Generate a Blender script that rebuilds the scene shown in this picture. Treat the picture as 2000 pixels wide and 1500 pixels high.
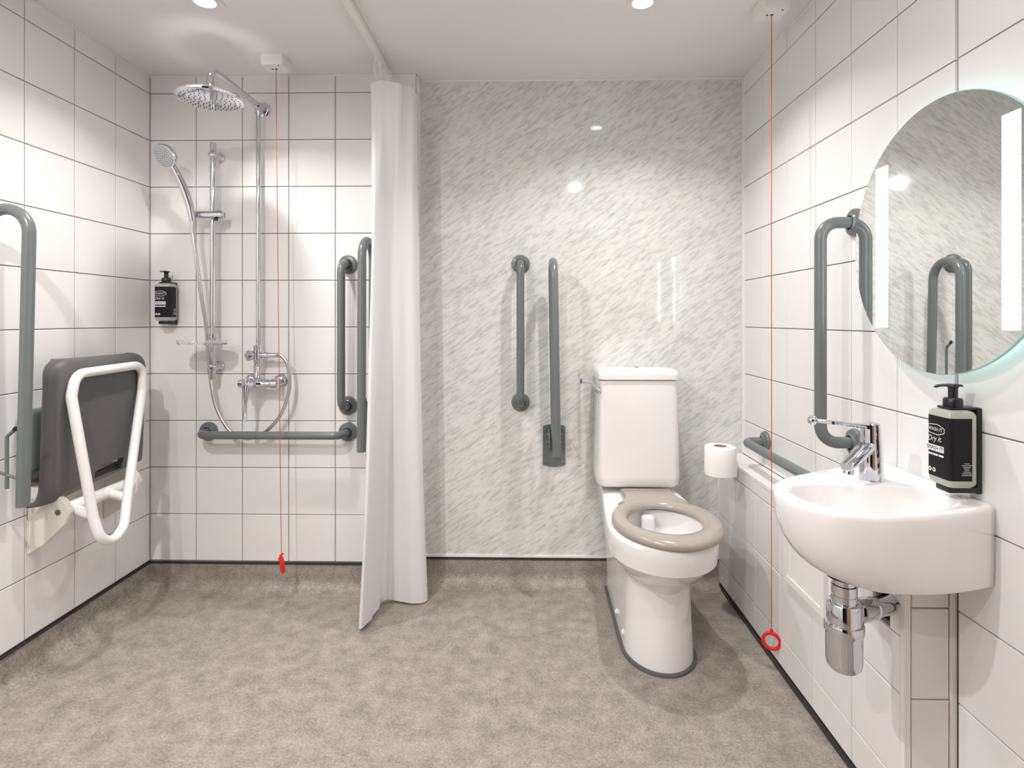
import bpy, bmesh, math, random
from mathutils import Vector, Matrix
random.seed(7)
PI = math.pi
for o in list(bpy.data.objects):
    bpy.data.objects.remove(o, do_unlink=True)
S = bpy.context.scene
C = S.collection

# ------------------------------------------------------------------ camera
FPX, YAW, CX, CY, HC = 1095.29, 0.0208, 1004.84, 623.79, 1.15
cam = bpy.data.cameras.new('camera')
cam.sensor_width = 36.0
cam.lens = FPX * 36.0 / 2000.0
cam.shift_x = (1000 - CX) / 2000.0
cam.shift_y = (CY - 750) / 2000.0
cam.clip_start = 0.02
co = bpy.data.objects.new('camera', cam)
C.objects.link(co)
co.location = (0, 0, HC)
co.rotation_euler = (PI / 2, 0, YAW)
S.camera = co

# ------------------------------------------------------------------ world, exposure
w = bpy.data.worlds.new('world'); S.world = w
w.use_nodes = True
w.node_tree.nodes['Background'].inputs[0].default_value = (0.9, 0.95, 1.0, 1)
w.node_tree.nodes['Background'].inputs[1].default_value = 0.3
S.view_settings.view_transform = 'Standard'
S.view_settings.look = 'None'
S.view_settings.gamma = 1.0
S.view_settings.use_curve_mapping = False
S.view_settings.exposure = 0.47
S.cycles.caustics_reflective = True
S.cycles.blur_glossy = 0.0
S.cycles.sample_clamp_indirect = 20.0
LAMP_W = 5.5        # each front ceiling downlight
LAMP_REAR = 13.0     # base power of rear downlights, including those added unseen as fill
LAMP_COL = (1.0, 0.968, 0.945)
STRIP_E = 11.0        # mirror light strips
HALO_E = 6.0         # light behind the mirror

# ------------------------------------------------------------------ room sizes
XL, XR = -1.613, 0.937
YS, YM = 2.372, 2.439            # shower wall, marble wall
XN = -0.468                      # corner where the shower wall steps back
XB, YB0 = 0.829, 1.246           # boxing face, boxing near end
ZC = 2.1925                      # ceiling
ZT, ZK = 0.117, 0.107            # tile bottom, cove top
ZLEDGE = 0.575
YF = -0.75                       # wall behind the camera
ROWS = [2.117 - 0.2 * k for k in range(10)]      # horizontal joints

# ------------------------------------------------------------------ materials
def principled(name, col, rough=0.5, metal=0.0, **kw):
    m = bpy.data.materials.new(name); m.use_nodes = True
    b = m.node_tree.nodes['Principled BSDF']
    b.inputs['Base Color'].default_value = (*col, 1)
    b.inputs['Roughness'].default_value = rough
    b.inputs['Metallic'].default_value = metal
    for k, v in kw.items():
        b.inputs[k.replace('_', ' ')].default_value = v
    return m
def nodes(m):
    return m.node_tree.nodes, m.node_tree.links, m.node_tree.nodes['Principled BSDF']
def add_noise_color(m, c0, c1, scale, detail=4, rough=0.6, lo=0.3, hi=0.7, map_scale=None, rot=None, coord='Object'):
    n, l, b = nodes(m)
    tc = n.new('ShaderNodeTexCoord'); mp = n.new('ShaderNodeMapping')
    if map_scale: mp.inputs['Scale'].default_value = map_scale
    if rot: mp.inputs['Rotation'].default_value = rot
    nz = n.new('ShaderNodeTexNoise')
    nz.inputs['Scale'].default_value = scale; nz.inputs['Detail'].default_value = detail
    nz.inputs['Roughness'].default_value = rough
    rp = n.new('ShaderNodeValToRGB')
    rp.color_ramp.elements[0].position = lo; rp.color_ramp.elements[0].color = (*c0, 1)
    rp.color_ramp.elements[1].position = hi; rp.color_ramp.elements[1].color = (*c1, 1)
    l.new(tc.outputs[coord], mp.inputs[0]); l.new(mp.outputs[0], nz.inputs['Vector'])
    l.new(nz.outputs['Fac'], rp.inputs[0]); l.new(rp.outputs[0], b.inputs['Base Color'])
    return rp, nz, tc
def add_bump(m, scale, strength, dist=0.001, detail=3):
    n, l, b = nodes(m)
    tc = n.new('ShaderNodeTexCoord'); nz = n.new('ShaderNodeTexNoise')
    nz.inputs['Scale'].default_value = scale; nz.inputs['Detail'].default_value = detail
    bp = n.new('ShaderNodeBump'); bp.inputs['Strength'].default_value = strength
    bp.inputs['Distance'].default_value = dist
    l.new(tc.outputs['Object'], nz.inputs['Vector']); l.new(nz.outputs['Fac'], bp.inputs['Height'])
    l.new(bp.outputs[0], b.inputs['Normal'])
def emit(name, col, e):
    m = bpy.data.materials.new(name); m.use_nodes = True
    n = m.node_tree.nodes; n.clear()
    em = n.new('ShaderNodeEmission'); em.inputs[0].default_value = (*col, 1); em.inputs[1].default_value = e
    ou = n.new('ShaderNodeOutputMaterial'); m.node_tree.links.new(em.outputs[0], ou.inputs[0])
    return m

MAT = {}
MAT['tile'] = principled('glazed_tile', (0.80, 0.775, 0.775), 0.28)
add_noise_color(MAT['tile'], (0.79, 0.778, 0.776), (0.815, 0.806, 0.80), 3.0, 2)
add_bump(MAT['tile'], 9, 0.12, 0.002, 2)
MAT['grout'] = principled('grout', (0.33, 0.31, 0.31), 0.9)
MAT['paint'] = principled('ceiling_paint', (0.78, 0.775, 0.77), 0.75)
add_bump(MAT['paint'], 60, 0.05)
MAT['trim'] = principled('white_sealant', (0.82, 0.81, 0.79), 0.4)
MAT['darktrim'] = principled('dark_capping', (0.03, 0.028, 0.03), 0.45)
MAT['rail'] = principled('grey_green_enamel', (0.140, 0.158, 0.156), 0.28)
MAT['chrome'] = principled('chrome', (0.68, 0.69, 0.73), 0.05, 1.0)
MAT['chrome_soft'] = principled('brushed_chrome', (0.8, 0.81, 0.84), 0.075, 1.0)
MAT['ceramic'] = principled('white_ceramic', (0.86, 0.845, 0.84), 0.1, Coat_Weight=0.4, Coat_Roughness=0.03)
MAT['seat'] = principled('taupe_plastic', (0.36, 0.325, 0.285), 0.22)
MAT['greyplastic'] = principled('charcoal_plastic', (0.108, 0.104, 0.104), 0.5)
add_bump(MAT['greyplastic'], 400, 0.15, 0.0006)
MAT['whiteplastic'] = principled('white_plastic', (0.82, 0.81, 0.79), 0.35)
MAT['creamplastic'] = principled('cream_steel', (0.74, 0.72, 0.67), 0.4)
MAT['black'] = principled('black_plastic', (0.008, 0.008, 0.01), 0.3)
MAT['label'] = principled('black_label', (0.008, 0.007, 0.010), 0.5, Specular_IOR_Level=0.25)
MAT['bottle'] = principled('frosted_bottle', (0.42, 0.43, 0.37), 0.2)
MAT['print'] = principled('white_print', (0.8, 0.8, 0.8), 0.5)
MAT['greyprint'] = principled('grey_print', (.4, .4, .42), .5)
MAT['red'] = principled('red_plastic', (0.80, 0.012, 0.008), 0.35)
MAT['redcord'] = principled('red_cord', (0.62, 0.05, 0.04), 0.6)
MAT['paper'] = principled('tissue_paper', (0.88, 0.87, 0.85), 0.95)
add_bump(MAT['paper'], 260, 0.2, 0.0008)
MAT['card'] = principled('cardboard', (0.42, 0.26, 0.14), 0.9)
MAT['dark'] = principled('dark_rubber', (0.02, 0.02, 0.022), 0.5)
MAT['sealgrey'] = principled('grey_sealant', (0.10, 0.10, 0.105), 0.35)
MAT['timber'] = principled('timber', (0.26, 0.10, 0.03), 0.6)
add_noise_color(MAT['timber'], (0.14, 0.05, 0.015), (0.42, 0.19, 0.06), 6, 4, 0.6, 0.3, 0.7, (1, 8, 1))
MAT['wood'] = principled('oak_door', (0.5, 0.25, 0.08), 0.45)
add_noise_color(MAT['wood'], (0.42, 0.19, 0.055), (0.58, 0.31, 0.11), 5, 4, 0.6, 0.3, 0.7, (10, 10, 1))
MAT['navy'] = principled('navy_corridor', (0.012, 0.018, 0.06), 0.6)
MAT['mirror'] = principled('mirror_glass', (0.90, 0.92, 0.91), 0.0, 1.0)
MAT['glassedge'] = principled('green_glass_edge', (0.35, 0.68, 0.62), 0.12)
MAT['strip'] = emit('mirror_strip_light', (0.97, 0.985, 1.0), STRIP_E)
MAT['halo'] = emit('mirror_back_light', (0.95, 0.98, 1.0), HALO_E)
MAT['lamp'] = emit('lamp_face', (1.0, 0.96, 0.92), 14.0)
MAT['acrylic'] = principled('clear_acrylic', (0.95, 0.96, 0.96), 0.12, Transmission_Weight=0.9, IOR=1.25)
MAT['nozzle'] = principled('grey_nozzle', (0.14, 0.15, 0.17), 0.5)

# hose: chrome with spiral ribbing
MAT['hose'] = principled('ribbed_hose', (0.72, 0.70, 0.68), 0.22, 1.0)
# marble sheet
m = MAT['marble'] = principled('marble_laminate', (0.7, 0.7, 0.68), 0.065)
n, l, b = nodes(m)
tc = n.new('ShaderNodeTexCoord')
def marble_layer(rot, scale, nscale, detail, dist):
    mp = n.new('ShaderNodeMapping'); mp.vector_type = 'TEXTURE'
    mp.inputs['Rotation'].default_value = (0, -rot, 0)
    mp.inputs['Scale'].default_value = scale
    nz = n.new('ShaderNodeTexNoise')
    nz.inputs['Scale'].default_value = nscale; nz.inputs['Detail'].default_value = detail
    nz.inputs['Roughness'].default_value = 0.65; nz.inputs['Distortion'].default_value = dist
    l.new(tc.outputs['Object'], mp.inputs[0]); l.new(mp.outputs[0], nz.inputs['Vector'])
    return nz
n1 = marble_layer(math.radians(35), (4.6, 1, 1.0), 94, 5, 0.3)
r1 = n.new('ShaderNodeValToRGB')
r1.color_ramp.elements[0].position = 0.24; r1.color_ramp.elements[0].color = (0.46, 0.465, 0.455, 1)
r1.color_ramp.elements[1].position = 0.55; r1.color_ramp.elements[1].color = (0.76, 0.76, 0.745, 1)
n2 = marble_layer(math.radians(32), (2.0, 1, 1.0), 8, 5, 0.6)
r2 = n.new('ShaderNodeValToRGB')
r2.color_ramp.elements[0].position = 0.28; r2.color_ramp.elements[0].color = (0.88, 0.885, 0.88, 1)
r2.color_ramp.elements[1].position = 0.62; r2.color_ramp.elements[1].color = (1, 1, 1, 1)
mx = n.new('ShaderNodeMix'); mx.data_type = 'RGBA'; mx.blend_type = 'MULTIPLY'
mx.inputs['Factor'].default_value = 1.0
l.new(n1.outputs['Fac'], r1.inputs[0]); l.new(n2.outputs['Fac'], r2.inputs[0])
l.new(r1.outputs[0], mx.inputs['A']); l.new(r2.outputs[0], mx.inputs['B'])
l.new(mx.outputs['Result'], b.inputs['Base Color'])
# vinyl floor
m = MAT['vinyl'] = principled('mottled_vinyl', (0.25, 0.22, 0.19), 0.5)
n, l, b = nodes(m)
tc = n.new('ShaderNodeTexCoord')
na = n.new('ShaderNodeTexNoise'); na.inputs['Scale'].default_value = 15; na.inputs['Detail'].default_value = 8
na.inputs['Roughness'].default_value = 0.72
nb = n.new('ShaderNodeTexNoise'); nb.inputs['Scale'].default_value = 150; nb.inputs['Detail'].default_value = 4
mixf = n.new('ShaderNodeMix'); mixf.data_type = 'FLOAT'; mixf.inputs['Factor'].default_value = 0.45
rp = n.new('ShaderNodeValToRGB')
rp.color_ramp.elements[0].position = 0.33; rp.color_ramp.elements[0].color = (0.150, 0.134, 0.116, 1)
rp.color_ramp.elements[1].position = 0.66; rp.color_ramp.elements[1].color = (0.43, 0.39, 0.34, 1)
l.new(tc.outputs['Object'], na.inputs['Vector']); l.new(tc.outputs['Object'], nb.inputs['Vector'])
l.new(na.outputs['Fac'], mixf.inputs['A']); l.new(nb.outputs['Fac'], mixf.inputs['B'])
l.new(mixf.outputs['Result'], rp.inputs[0]); l.new(rp.outputs[0], b.inputs['Base Color'])
bp = n.new('ShaderNodeBump'); bp.inputs['Strength'].default_value = 0.15; bp.inputs['Distance'].default_value = 0.001
l.new(nb.outputs['Fac'], bp.inputs['Height']); l.new(bp.outputs[0], b.inputs['Normal'])
# curtain cloth: diffuse with some translucency
m = MAT['curtain'] = bpy.data.materials.new('curtain_cloth'); m.use_nodes = True
n, l = m.node_tree.nodes, m.node_tree.links
b = n['Principled BSDF']
b.inputs['Base Color'].default_value = (0.94, 0.93, 0.935, 1); b.inputs['Roughness'].default_value = 0.7
tr = n.new('ShaderNodeBsdfTranslucent'); tr.inputs[0].default_value = (0.88, 0.87, 0.88, 1)
ms = n.new('ShaderNodeMixShader'); ms.inputs[0].default_value = 0.28
l.new(b.outputs[0], ms.inputs[1]); l.new(tr.outputs[0], ms.inputs[2])
l.new(ms.outputs[0], n['Material Output'].inputs[0])
tcc = n.new('ShaderNodeTexCoord'); nzc = n.new('ShaderNodeTexNoise'); nzc.inputs['Scale'].default_value = 14
mpc = n.new('ShaderNodeMapping'); mpc.inputs['Scale'].default_value = (1, 1, 0.5)
bpc = n.new('ShaderNodeBump'); bpc.inputs['Strength'].default_value = 0.12; bpc.inputs['Distance'].default_value = 0.006
l.new(tcc.outputs['Object'], mpc.inputs[0]); l.new(mpc.outputs[0], nzc.inputs['Vector'])
l.new(nzc.outputs['Fac'], bpc.inputs['Height']); l.new(bpc.outputs[0], b.inputs['Normal'])

# ------------------------------------------------------------------ mesh helpers
V = Vector
def box(bm, x0, x1, y0, y1, z0, z1, bev=0.0, seg=2):
    r = bmesh.ops.create_cube(bm, size=1.0)
    vs = r['verts']
    bmesh.ops.scale(bm, vec=(x1 - x0, y1 - y0, z1 - z0), verts=vs)
    bmesh.ops.translate(bm, vec=((x0 + x1) / 2, (y0 + y1) / 2, (z0 + z1) / 2), verts=vs)
    if bev > 0:
        es = list({e for v in vs for e in v.link_edges})
        bmesh.ops.bevel(bm, geom=es, offset=bev, segments=seg, profile=0.5, affect='EDGES', clamp_overlap=True)
def frame_from(d):
    d = d.normalized()
    a = V((0, 0, 1)) if abs(d.z) < 0.9 else V((1, 0, 0))
    u = d.cross(a).normalized(); v = d.cross(u).normalized()
    return u, v
def tube(bm, pts, r, seg=16, caps=True, closed=False, rfun=None):
    pts = [V(p) for p in pts]; N = len(pts)
    loops = []; u = None
    for i, p in enumerate(pts):
        if closed: d = (pts[(i + 1) % N] - pts[i - 1]).normalized()
        elif i == 0: d = (pts[1] - p).normalized()
        elif i == N - 1: d = (p - pts[-2]).normalized()
        else: d = ((pts[i + 1] - p).normalized() + (p - pts[i - 1]).normalized()).normalized()
        if u is None: u, v = frame_from(d)
        else:
            u = (u - d * u.dot(d)).normalized(); v = d.cross(u).normalized()
        rr = rfun(i / (N - 1)) if rfun else (r[i] if isinstance(r, (list, tuple)) else r)
        loops.append([bm.verts.new(p + (u * math.cos(2 * PI * k / seg) + v * math.sin(2 * PI * k / seg)) * rr) for k in range(seg)])
    loft_loops(bm, loops, caps and not closed, closed)
def loft_loops(bm, loops, caps=True, closed=False):
    M_ = len(loops); seg = len(loops[0])
    for i in range(M_ if closed else M_ - 1):
        a, b_ = loops[i], loops[(i + 1) % M_]
        for k in range(seg):
            bm.faces.new((a[k], a[(k + 1) % seg], b_[(k + 1) % seg], b_[k]))
    if caps:
        bm.faces.new(list(reversed(loops[0]))); bm.faces.new(loops[-1])
def loft(bm, loops, caps=True):
    loft_loops(bm, [[bm.verts.new(p) for p in L] for L in loops], caps)
def lathe(bm, prof, base, axis=(0, 0, 1), seg=28, capa=True, capb=True):
    """prof: (radius, height) from base along axis"""
    base = V(base); ax = V(axis).normalized(); u, v = frame_from(ax)
    loops = [[bm.verts.new(base + ax * h + (u * math.cos(2 * PI * k / seg) + v * math.sin(2 * PI * k / seg)) * max(r, 1e-5)) for k in range(seg)] for r, h in prof]
    loft_loops(bm, loops, False)
    if capa: bm.faces.new(list(reversed(loops[0])))
    if capb: bm.faces.new(loops[-1])
def fillet(pts, r, n=8):
    pts = [V(p) for p in pts]; out = [pts[0]]
    for i in range(1, len(pts) - 1):
        a, p, c_ = pts[i - 1], pts[i], pts[i + 1]
        d1 = (a - p).normalized(); d2 = (c_ - p).normalized()
        rr = r[i - 1] if isinstance(r, (list, tuple)) else r
        ang = d1.angle(d2); t = rr / math.tan(ang / 2)
        t = min(t, (a - p).length * 0.499, (c_ - p).length * 0.499) if len(pts) > 3 else min(t, (a - p).length * .98, (c_ - p).length * .98)
        rr = t * math.tan(ang / 2)
        bis = (d1 + d2).normalized(); cen = p + bis * (rr / math.sin(ang / 2))
        s0 = p + d1 * t - cen; s1 = p + d2 * t - cen
        tot = s0.angle(s1); axn = s0.cross(s1).normalized()
        for k in range(n + 1):
            out.append(cen + Matrix.Rotation(tot * k / n, 3, axn) @ s0)
    out.append(pts[-1]); return out
def catmull(pts, n=8, closed=False):
    pts = [V(p) for p in pts]; N = len(pts); out = []
    rng = range(N if closed else N - 1)
    for i in rng:
        if closed: p0, p1, p2, p3 = pts[i - 1], pts[i], pts[(i + 1) % N], pts[(i + 2) % N]
        else: p0, p1, p2, p3 = pts[max(i - 1, 0)], pts[i], pts[i + 1], pts[min(i + 2, N - 1)]
        for k in range(n):
            t = k / n
            out.append(0.5 * ((2 * p1) + (-p0 + p2) * t + (2 * p0 - 5 * p1 + 4 * p2 - p3) * t * t + (-p0 + 3 * p1 - 3 * p2 + p3) * t ** 3))
    if not closed: out.append(pts[-1])
    return out
def prism(bm, poly, thick_vec):
    """flat polygon (list of 3D points) extruded by a vector"""
    tv = V(thick_vec)
    a = [bm.verts.new(V(p)) for p in poly]; b_ = [bm.verts.new(V(p) + tv) for p in poly]
    k = len(poly)
    bm.faces.new(a); bm.faces.new(list(reversed(b_)))
    for i in range(k): bm.faces.new((a[i], b_[i], b_[(i + 1) % k], a[(i + 1) % k]))

def obj(name, bm, mat, parent=None, sharp=35, smooth=True):
    me = bpy.data.meshes.new(name)
    bmesh.ops.recalc_face_normals(bm, faces=bm.faces[:])
    if smooth:
        for f in bm.faces: f.smooth = True
    bm.to_mesh(me); bm.free()
    if smooth: me.set_sharp_from_angle(angle=math.radians(sharp))
    me.materials.append(MAT[mat] if isinstance(mat, str) else mat)
    o = bpy.data.objects.new(name, me); C.objects.link(o)
    if parent is not None:
        o.parent = parent
        if parent.type == 'EMPTY': o.location = -parent.location
    return o
def tag(o, label, cat, group=None):
    o['label'] = label; o['category'] = cat
    if group: o['group'] = group
    return o
def thing(name, label, cat, loc, group=None):
    o = bpy.data.objects.new(name, None); C.objects.link(o)
    o.empty_display_size = 0.05; o.location = loc
    return tag(o, label, cat, group)
def struct(name, bm, mat, smooth=False):
    o = obj(name, bm, mat, None, smooth=smooth); o['kind'] = 'structure'; return o
def NB(): return bmesh.new()

# ------------------------------------------------------------------ setting: walls, floor, ceiling
G = 0.0016          # half a grout joint
TH = 0.007          # tile thickness over the grout bed
_tcache = {}
def tile_mesh(a, b_):
    k = (round(a, 4), round(b_, 4))
    if k in _tcache: return _tcache[k]
    bm = NB(); c_ = 0.0014
    lo = [bm.verts.new((x, y, -0.003)) for x, y in ((0, 0), (a, 0), (a, b_), (0, b_))]
    mi = [bm.verts.new((x, y, TH - c_)) for x, y in ((0, 0), (a, 0), (a, b_), (0, b_))]
    hi = [bm.verts.new((x, y, TH)) for x, y in ((c_, c_), (a - c_, c_), (a - c_, b_ - c_), (c_, b_ - c_))]
    for A, B in ((lo, mi), (mi, hi)):
        for i in range(4): bm.faces.new((A[i], A[(i + 1) % 4], B[(i + 1) % 4], B[i]))
    bm.faces.new(hi)
    me = bpy.data.meshes.new('tile'); bm.to_mesh(me); bm.free()
    me.materials.append(MAT['tile']); _tcache[k] = me
    return me
def split(rect, hole):
    u0, u1, v0, v1 = rect; a0, a1, b0, b1 = hole
    if a0 >= u1 or a1 <= u0 or b0 >= v1 or b1 <= v0: return [rect]
    out = []
    if a0 > u0: out.append((u0, a0, v0, v1))
    if a1 < u1: out.append((a1, u1, v0, v1))
    m0, m1 = max(u0, a0), min(u1, a1)
    if b0 > v0: out.append((m0, m1, v0, b0))
    if b1 < v1: out.append((m0, m1, b1, v1))
    return out
def tiles(parent, origin, U, W, us, vs, hole=None):
    """tiles on the plane origin + u*U + v*W, between the joints us and vs; U x W points into the room"""
    origin = V(origin); U = V(U); W = V(W); Nn = U.cross(W)
    rot = Matrix((U, W, Nn)).transposed().to_4x4()
    for i in range(len(us) - 1):
        for j in range(len(vs) - 1):
            rects = [(us[i], us[i + 1], vs[j], vs[j + 1])]
            if hole: rects = split(rects[0], hole)
            for (u0, u1, v0, v1) in rects:
                if u1 - u0 < 0.012 or v1 - v0 < 0.012: continue
                o = bpy.data.objects.new('tile', tile_mesh(u1 - u0 - 2 * G, v1 - v0 - 2 * G))
                C.objects.link(o); o.parent = parent
                jit = Matrix.Rotation(random.uniform(-.0022, .0022), 4, 'X') @ Matrix.Rotation(random.uniform(-.0022, .0022), 4, 'Y')
                o.matrix_local = Matrix.Translation(origin + U * (u0 + G) + W * (v0 + G) - parent.location) @ rot @ jit
zs_full = sorted(ROWS + [ZT, ZC - 0.004])
D = 0.007           # the grout bed lies this far behind the tile face

bm = NB(); box(bm, XL, XR, YF, YM + .1, -0.06, 0); struct('floor', bm, 'vinyl')
bm = NB(); box(bm, XL - .1, XR + .1, YF - .1, YM + .1, ZC, ZC + 0.06); struct('ceiling', bm, 'paint')
bm = NB(); box(bm, XL - .1, XL - D, YF - .1, YM + .1, 0, ZC); wl = struct('wall_left', bm, 'grout')
tiles(wl, (XL - D, 0, 0), (0, 1, 0), (0, 0, 1), [YS - 0.2 * k for k in range(11, -1, -1)], zs_full)
bm = NB(); box(bm, XL - D, XL + .006, YF, YS - 2.2 - .002, 0.0, ZC - .004); struct('wall_left_rear', bm, 'tile')
bm = NB(); box(bm, XL - .1, XN + D * 0, YS + D, YM + .1, 0, ZC); wsx = struct('wall_shower', bm, 'grout')
xs = [XL + 0.2 * k for k in range(6)] + [XN]
tiles(wsx, (0, YS + D, 0), (1, 0, 0), (0, 0, 1), xs, zs_full)
# the short return between shower wall and marble wall
bm = NB(); box(bm, XN - .03, XN - D * 0.02, YS + D + .0005, YM, 0, ZC - .0005); wn = struct('wall_return', bm, 'grout')
tiles(wn, (XN, YS + D, 0), (0, 1, 0), (0, 0, 1), [0, YM - YS - D], zs_full)
bm = NB(); box(bm, XN, XR + .1, YM, YM + .1, 0, ZC); struct('wall_back', bm, 'marble')
bm = NB(); box(bm, XR + D, XR + .1, YF - .1, YM, 0, ZC); wr = struct('wall_right', bm, 'grout')
lines = [2.439] + [2.238 - 0.2 * k for k in range(10)]
def tiles_right(y_lines, z_lines):
    # U = +Z, W = +Y : U x W = -X
    tiles(wr, (XR + D, 0, 0), (0, 0, 1), (0, 1, 0), sorted(z_lines), sorted(y_lines))
tiles_right([y for y in lines if y > YB0] + [YB0], [z for z in zs_full if z > ZLEDGE + .02] + [ZLEDGE])
tiles_right([YB0] + [y for y in lines if y < YB0], [0.015] + [z for z in zs_full if z > 0.02])
bm = NB(); box(bm, XR - .006, XR + D, YF, lines[-1] - .002, 0.0, ZC - .004); struct('wall_right_rear', bm, 'tile')

# boxing along the right wall, hollow, with the waste hole
HOLE = (1.298, 1.36, 0.445, 0.56)      # y0, y1, z0, z1
bm = NB()
x0, x1 = XB + D, XB + D + .012
box(bm, x0, x1, YB0 + D, HOLE[0], 0, ZLEDGE - D); box(bm, x0, x1, HOLE[1], YM, 0, ZLEDGE - D)
box(bm, x0, x1, HOLE[0], HOLE[1], 0, HOLE[2]); box(bm, x0, x1, HOLE[0], HOLE[1], HOLE[3], ZLEDGE - D)
box(bm, x0, XR + D, YB0 + D, YB0 + D + .012, 0, ZLEDGE - D)
box(bm, x0, XR + D, YB0 + D, YM, ZLEDGE - D - .012, ZLEDGE - D)
wb = struct('wall_boxing', bm, 'grout')
yb = [YB0 + .014, 1.447, 1.647, 1.847, 2.047, 2.247, YM]
zb = [0.022, 0.117, 0.317, 0.517, ZLEDGE - .012]
tiles(wb, (XB + D, 0, 0), (0, 0, 1), (0, 1, 0), zb, yb, (HOLE[2], HOLE[3], HOLE[0], HOLE[1]))
tiles(wb, (0, YB0 + D, 0), (1, 0, 0), (0, 0, 1), [XB + .014, XR - .011], zb)
tiles(wb, (XB + D, 0, ZLEDGE - D), (1, 0, 0), (0, 1, 0), [.004, XR - XB - D - .006], yb)
bm = NB(); box(bm, XB + .06, XB + .066, HOLE[0] - .03, HOLE[1] + .05, HOLE[2] - .06, ZLEDGE - .03)
box(bm, x1, XB + .06, HOLE[0] - .022, HOLE[0] - .006, HOLE[2] - .06, ZLEDGE - .03)
box(bm, x1, XB + .06, HOLE[0] - .022, HOLE[1] + .05, HOLE[2] - .03, HOLE[2] - .012)
struct('wall_boxing_stud', bm, 'timber')
# behind the camera: wall with an open doorway to a dark corridor, and the door leaf folded back
DX0, DX1, DZ = -0.95, 0.25, 2.02
bm = NB(); box(bm, XL - .1, DX0, YF - .1, YF, 0, ZC); box(bm, DX1, XR + .1, YF - .1, YF, 0, ZC)
box(bm, DX0, DX1, YF - .1, YF, DZ, ZC); struct('wall_front', bm, 'paint')
bm = NB(); box(bm, DX0 - .6, DX1 + .6, YF - 1.3, YF - 1.25, 0, ZC); box(bm, DX0 - .65, DX0 - .6, YF - 1.25, YF - .1, 0, ZC)
box(bm, DX1 + .6, DX1 + .65, YF - 1.25, YF - .1, 0, ZC); box(bm, DX0 - .6, DX1 + .6, YF - 1.25, YF - .1, ZC - .05, ZC)
box(bm, DX0 - .6, DX1 + .6, YF - 1.25, YF - .1, -.05, 0.0); struct('wall_corridor', bm, 'navy')
bm = NB(); box(bm, DX1 + .03, XR - .04, YF + .015, YF + .055, 0.01, DZ - .02, .003, 1); dr = struct('door_1', bm, 'wood')
bm = NB(); tube(bm, fillet([(XR - .12, YF + .055, 1.0), (XR - .12, YF + .10, 1.0), (XR - .24, YF + .10, 1.0)], .012), .009, 12); obj('handle', bm, 'chrome', dr)

# coved skirting of the same vinyl
def cove(name, p0, p1, nrm):
    p0 = V(p0); p1 = V(p1); nrm = V(nrm); R = 0.05
    prof = [(0.0, ZK), (0.004, ZK), (0.0045, R + .002)]
    for k in range(1, 9):
        a = PI / 2 * k / 8
        prof.append((0.0045 + R * (1 - math.cos(a)), R + .002 - R * math.sin(a)))
    prof += [(0.07, 0.0008), (0.07, -0.01), (0.0, -0.01)]
    bm = NB()
    loft(bm, [[P + nrm * d + V((0, 0, z)) for d, z in prof] for P in (p0, p1)])
    o = struct(name, bm, 'vinyl', smooth=True)
    return o
cove('baseboard_left', (XL - .001, YF, 0), (XL - .001, YS - .001, 0), (1, 0, 0))
cove('baseboard_shower', (XL + .001, YS, 0), (XN - .001, YS, 0), (0, -1, 0))
cove('baseboard_return', (XN + .001, YS + .002, 0), (XN + .001, YM - .001, 0), (1, 0, 0))
cove('baseboard_back', (XN + .002, YM - .001, 0), (XB, YM - .001, 0), (0, -1, 0))
tn = [0]
def trim(mat, *b_):
    tn[0] += 1
    bm = NB(); box(bm, *b_); return struct('trim_%d' % tn[0], bm, mat)
trim('darktrim', XL - D, XL + .006, YF, YS, ZK - .001, ZT - .004)
trim('darktrim', XL + .006, XN, YS - .006, YS + D, ZK - .001, ZT - .006)
trim('darktrim', XN + .008, XB + .03, YM - .007, YM, ZK - .001, ZT - .001)
trim('trim', XN + .008, XB + .03, YM - .006, YM, ZT, ZT + .009)
trim('darktrim', XB - .004, XB + D, YB0 - .004, YM - .02, 0.001, 0.018)
trim('darktrim', XB - .004, XR, YB0 - .006, YB0 + D, 0.001, 0.018)
trim('darktrim', XR - .006, XR + D, YF, YB0 - .008, 0.001, 0.014)
# sealant beads and tile edge trims
trim('trim', XN - .001, XN + .006, YM - .012, YM - .0005, ZT, ZC - .001)
trim('trim', XR - .008, XR + D, YM - .008, YM - .0005, ZLEDGE, ZC - .001)
trim('trim', XN + .008, XR - .009, YM - .006, YM - .0005, ZC - .008, ZC - .0005)
trim('trim', XL + .001, XN, YS - .005, YS + .004, ZC - .007, ZC - .0005)
trim('trim', XL - .004, XL + .005, YF, YS - .006, ZC - .007, ZC - .0005)
trim('trim', XR - .005, XR + .004, YF, YM - .009, ZC - .007, ZC - .0005)
trim('trim', XB - .001, XB + .012, YB0 - .001, YB0 + .012, 0.019, ZLEDGE)          # boxing corner
trim('trim', XR - .010, XR + .002, YB0 - .004, YB0 + .006, 0.019, ZLEDGE)          # boxing against wall
trim('trim', XB - .001, XB + .012, YB0 + .0125, YM - .008, ZLEDGE - .011, ZLEDGE + .001)  # ledge edge
trim('trim', XB - .002, XB + .006, YM - .009, YM - .0005, 0.118, ZLEDGE - .012)
trim('trim', XR - .006, XR + .004, YB0 + .0125, YM - .009, ZLEDGE + .0012, ZLEDGE + .008)
bm = NB(); box(bm, XL - .004, XL + .003, YS - .003, YS + .004, ZT, ZC - .008); struct('trim_corner', bm, 'grout')

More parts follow.
